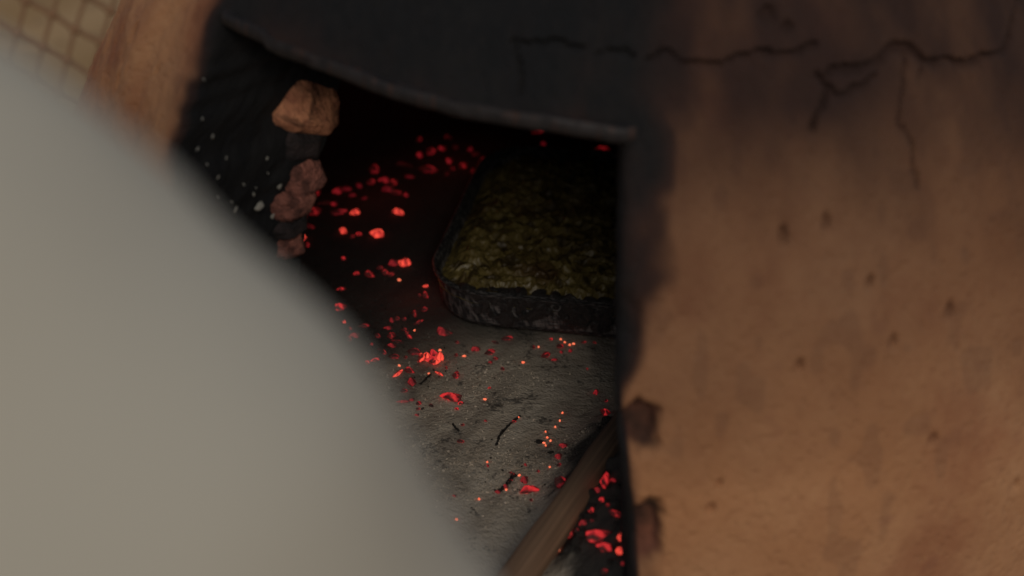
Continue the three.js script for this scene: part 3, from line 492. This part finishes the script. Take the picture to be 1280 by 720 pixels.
// ---------------------------------------------------------------- person in the white shirt, close to the camera
{
  const J = V(-.098, .561, 1.092), ground = -.85;
  const neck = V(-.272, .712, 1.075), JL = V(-.455, .560, 1.085), chest = V(-.272, .50, 1.07), hipC = V(-.272, .12, 1.10);
  const hand = poleEnd.clone().addScaledVector(poleD, -.06), elb = V(.022, .285, 1.075);
  const wr = hand.clone().add(V(.01, .055, .035));
  const elbL = V(-.50, .29, 1.10), wrL = V(-.49, .05, 1.02);
  const smin = (a, b, k) => { const h = clamp(.5 + .5 * (b - a) / k); return lerp(b, a, h) - k * h * (1 - h); };
  function cap(p, a, b, ra, rb) { const ab = b.clone().sub(a), t = clamp(p.clone().sub(a).dot(ab) / ab.lengthSq()); return p.distanceTo(a.clone().addScaledVector(ab, t)) - lerp(ra, rb, t); }
  function field(bones, c, half, res, k, extra, maxPoly = 160000) {
    const mc = new MarchingCubes(res, new THREE.MeshStandardMaterial(), false, false, maxPoly); mc.isolation = 0;
    const B = bones.map(([a, b, ra, rb]) => [a.x, a.y, a.z, b.x - a.x, b.y - a.y, b.z - a.z, ra, rb, 1 / Math.max(1e-9, a.distanceToSquared(b))]);
    for (let z = 0; z < res; z++) for (let y = 0; y < res; y++) for (let x = 0; x < res; x++) {
      const X = c.x + (x - res / 2) / (res / 2) * half, Y = c.y + (y - res / 2) / (res / 2) * half, Z = c.z + (z - res / 2) / (res / 2) * half; let d = 1e3;
      for (const b of B) { const ux = X - b[0], uy = Y - b[1], uz = Z - b[2], t = clamp((ux * b[3] + uy * b[4] + uz * b[5]) * b[8]), e = Math.hypot(ux - b[3] * t, uy - b[4] * t, uz - b[5] * t) - lerp(b[6], b[7], t); d = smin(d, e, k); }
      if (extra) d = extra(d, X, Y, Z); mc.field[x + y * res + z * res * res] = -d;
    }
    mc.update(); const n = mc.count, g = new THREE.BufferGeometry();
    const P = mc.positionArray.slice(0, n * 3); for (let i = 0; i < n; i++) { P[i * 3] = c.x + P[i * 3] * half; P[i * 3 + 1] = c.y + P[i * 3 + 1] * half; P[i * 3 + 2] = c.z + P[i * 3 + 2] * half; }
    g.setAttribute('position', new THREE.BufferAttribute(P, 3)); g.setAttribute('normal', new THREE.BufferAttribute(mc.normalArray.slice(0, n * 3), 3)); return g;
  }
  const head = V(-.272, .85, 1.045);
  const hipL = V(-.36, .05, 1.10), hipR = V(-.185, .05, 1.10), kneeL = V(-.37, -.38, 1.06), kneeR = V(-.185, -.38, 1.06), ankL = V(-.37, -.77, 1.12), ankR = V(-.185, -.77, 1.12);
  const legs = [[hipL, kneeL, .085, .058], [kneeL, ankL, .058, .04], [hipR, kneeR, .085, .058], [kneeR, ankR, .058, .04]];
  const arms = [[J, elb, .052, .042], [elb, wr, .042, .028], [JL, elbL, .052, .042], [elbL, wrL, .042, .028]];
  const torso = [[chest.clone().add(V(-.09, 0, 0)), chest.clone().add(V(.09, 0, 0)), .12, .12], [chest, hipC, .13, .13], [neck, J, .045, .05], [neck, JL, .045, .05], [hipC.clone().add(V(-.06, -.06, 0)), hipC.clone().add(V(.06, -.06, 0)), .11, .11]];
  const feet = [[ankL, ankL.clone().add(V(0, -.045, -.14)), .038, .03], [ankR, ankR.clone().add(V(0, -.045, -.14)), .038, .03]];
  const body = field([...torso, ...arms, ...legs, ...feet, [neck, head, .055, .055]], V(-.27, .05, 1.02), .98, 140, .03);
  // head with face
  const hd = (x, y, z) => head.clone().add(V(x, y, z));
  const headG = field([[hd(0, .045, .02), hd(0, .03, -.02), .082, .078], [hd(0, -.03, -.03), hd(0, -.075, -.06), .062, .040], [hd(0, .01, -.098), hd(0, -.025, -.118), .009, .013], [hd(-.03, .025, -.085), hd(.03, .025, -.085), .014, .014], [hd(-.018, -.055, -.096), hd(.018, -.055, -.096), .008, .008], [hd(-.082, .01, .01), hd(-.084, -.03, .005), .012, .009], [hd(.082, .01, .01), hd(.084, -.03, .005), .012, .009], [hd(0, -.14, .02), hd(0, -.05, .01), .052, .052]], head, .17, 96, .018);
  // hands: the right one closed round the pole, the left one hanging
  const pd = poleD, side = V().crossVectors(pd, V(0, 1, 0)).normalize(), upv = V().crossVectors(side, pd).normalize(), R1 = .0235;
  const rb = [[wr, hand.clone().addScaledVector(upv, .034).addScaledVector(side, -.006), .026, .019], [hand.clone().addScaledVector(upv, .034).addScaledVector(pd, -.033), hand.clone().addScaledVector(upv, .034).addScaledVector(pd, .033), .014, .014]];
  for (let f = 0; f < 4; f++) { const o = hand.clone().addScaledVector(pd, -.033 + f * .022), len = [.95, 1.05, 1, .85][f]; let prev = null; for (let s = 0; s < 4; s++) { const a = Math.PI / 2 - s * 1.05 * len, q = o.clone().addScaledVector(side, R1 * Math.cos(a)).addScaledVector(upv, R1 * Math.sin(a)); if (prev) rb.push([prev, q, .0095 - s * .0004, .0092 - s * .0006]); prev = q; } }
  { const o = hand.clone().addScaledVector(pd, -.042); let prev = o.clone().addScaledVector(upv, .03).addScaledVector(side, -.012); for (const a of [2.9, 3.8, 4.6]) { const q = o.clone().addScaledVector(side, R1 * Math.cos(a)).addScaledVector(upv, R1 * Math.sin(a)); rb.push([prev, q, .0115, .010]); prev = q; } }
  const handR = field(rb, hand.clone().addScaledVector(upv, .02), .10, 72, .005);
  const lb = [], pl = wrL.clone().add(V(0, -.05, -.012)); lb.push([wrL, pl, .027, .024], [pl.clone().add(V(0, -.03, -.028)), pl.clone().add(V(0, -.03, .028)), .014, .013]);
  for (let f = 0; f < 4; f++) { let q = pl.clone().add(V(0, -.036, -.03 + f * .02)), l = [.030, .034, .032, .025][f]; for (let s = 0; s < 3; s++) { const e = q.clone().add(V(.006 + .010 * s, -l * (1 - .16 * s), -.003)); lb.push([q, e, .0092 - s * .0006, .0088 - s * .0006]); q = e; } }
  lb.push([pl.clone().add(V(.004, .012, -.024)), pl.clone().add(V(.014, -.024, -.046)), .013, .0105], [pl.clone().add(V(.014, -.024, -.046)), pl.clone().add(V(.018, -.052, -.050)), .0105, .009]);
  const handL = field(lb, pl.clone().add(V(0, -.04, 0)), .12, 84, .006);
  const person = mesh('person', mergeGeometries([body, headG, handR, handL]), std([.33, .19, .12], .6));
  tag(person, 'person in a pale off-white shirt standing out of focus close at left', 'person');
  const fold = (d, x, y, z) => d - .0025 * Math.sin((y * 1.2 + x * .9 + .3 * noise(x * 9, y * 9, z * 9)) * 46) * ss(-.1, .5, noise(x * 7, y * 7, z * 7) + .2) - .003 * fbm(x * 14, y * 14, z * 14, 3);
  const grow = (l, g) => l.map(([a, b, ra, rb]) => [a, b, ra + g, rb + g]);
  const shirtB = [...grow(torso.slice(0, 2), .022), [neck.clone().add(V(.05, -.01, 0)), J, .060, .068], [neck.clone().add(V(.05, -.02, 0)).lerp(J, .55), J.clone().lerp(elb, .30), .066, .067], [neck.clone().add(V(-.05, -.01, 0)), JL, .060, .068], ...grow(torso.slice(4), .018), [J, elb, .068, .066], [elb, elb.clone().lerp(wr, .75), .064, .052], [JL, elbL, .073, .066], [elbL, elbL.clone().lerp(wrL, .75), .064, .052]];
  const cutNeck = (d, x, y, z) => Math.max(fold(d, x, y, z), -(Math.hypot(x - neck.x, y - neck.y - .05, z - neck.z + .01) - .075));
  const shirt = field(shirtB, V(-.27, .32, 1.05), .50, 110, .022, cutNeck);
  const fabric = dataTex(256, 256, (u, v) => { const h = .5 + .25 * Math.sin(u * 6.283 * 64) + .25 * Math.sin(v * 6.283 * 64); return [h, h, h]; }, false, true);
  mesh('shirt', shirt, new THREE.MeshPhysicalMaterial({ color: new THREE.Color().setRGB(.585, .555, .465), roughness: .95, sheen: .2, sheenColor: new THREE.Color(.5, .5, .5) }), person);
  mesh('trousers', field([...grow(legs, .02), [hipC.clone().add(V(-.06, -.07, 0)), hipC.clone().add(V(.06, -.07, 0)), .128, .128]], V(-.27, -.32, 1.08), .52, 90, .04, (d, x, y, z) => Math.max(d + .002 * fbm(x * 18, y * 18, z * 18, 3), y - .10, -.775 - y)), std([.03, .034, .045], .95), person);
  for (const k of [ankL, ankR]) mesh('shoe', field([[k.clone().add(V(0, -.03, .02)), k.clone().add(V(0, -.042, -.14)), .045, .036]], k.clone().add(V(0, -.04, -.06)), .16, 48, .01, (d, x, y) => Math.max(d, ground + .002 - y)), std([.02, .017, .015], .6), person);
  mesh('hair', field([[hd(0, .055, .03), hd(0, .045, -.015), .088, .080], [hd(0, -.01, .05), hd(0, .03, .04), .07, .08]], head, .17, 64, .03, (d, x, y, z) => Math.max(d + .004 * fbm(x * 60, y * 60, z * 60, 3), -(z - head.z + .045 + (y - head.y - .06) * .6))), std([.012, .01, .009], .55), person);
}

// ---------------------------------------------------------------- behind the oven: netting and earth
{
  const dirt = dataTex(1024, 1024, (u, v) => { const a = u * 6.283, b = v * 6.283, n = fbm(Math.cos(a) * 3 + 2 * Math.sin(b), Math.sin(a) * 3, Math.cos(b) * 3, 5), m = fbm(u * 90, v * 90, 3, 3); return S3(mix3(mix3([.41, .255, .115], [.50, .325, .165], clamp(.5 + n)), [.22, .14, .08], clamp(.5 * ss(.1, .5, m)))); }, true, true);
  dirt.repeat.set(20, 20);
  const g = new THREE.PlaneGeometry(120, 120).rotateX(-Math.PI / 2).translate(0, -.85, 0);
  tag(mesh('ground', g, new THREE.MeshStandardMaterial({ map: dirt, roughness: 1 })), 'bare tan earth behind the oven', 'ground', null, 'structure');
  const o = atDepth(83, 77, 2.7), net = thing('rope_net', 'brown knotted net hanging behind the left side of the oven', 'net', [o.x, o.y, o.z]);
  net.rotation.y = Math.atan2(camera.position.x - o.x, camera.position.z - o.z);
  const k = 2.7 / FPX, A = V(26.5 * k, 20.4 * k * -1.06, 0), B = V(-17.7 * k, -37.7 * k * 1.06, 0), NN = 9;
  const cord = new THREE.MeshStandardMaterial({ color: new THREE.Color().setRGB(.31, .18, .10), roughness: .95 });
  const at = (i, j) => V().addScaledVector(A, i).addScaledVector(B, j).add(V(.003 * noise(i * 1.3, j * 1.7, 1), .003 * noise(i * 1.3, j * 1.7, 2), .012 * noise(i * .5, j * .5, 3)));
  for (let j = -NN; j <= NN; j++) { const pts = []; for (let i = -NN; i <= NN; i++) pts.push(at(i, j)); mesh('cord', new THREE.TubeGeometry(new THREE.CatmullRomCurve3(pts), 60, .0048, 7), cord, net); }
  for (let i = -NN; i <= NN; i++) { const pts = []; for (let j = -NN; j <= NN; j++) pts.push(at(i, j)); mesh('cord', new THREE.TubeGeometry(new THREE.CatmullRomCurve3(pts), 60, .0036, 7), cord, net); }
  const kg = new THREE.SphereGeometry(.0095, 10, 8), kn = []; let c = 0;
  for (let r = 0; r <= NN; r++) for (let i = -r; i <= r; i++) for (let j = -r; j <= r; j++) { if (Math.max(Math.abs(i), Math.abs(j)) !== r) continue; if (c++ < 280) { const m = mesh('knot', kg, cord, net); m.position.copy(at(i, j)); m.scale.set(1.1, .9, .9); } else { const q = at(i, j); kn.push(kg.clone().translate(q.x, q.y, q.z)); } }
  if (kn.length) tag(mesh('knots', mergeGeometries(kn), cord, net), null, null, null, 'stuff');
}
renderer.render(scene, camera);
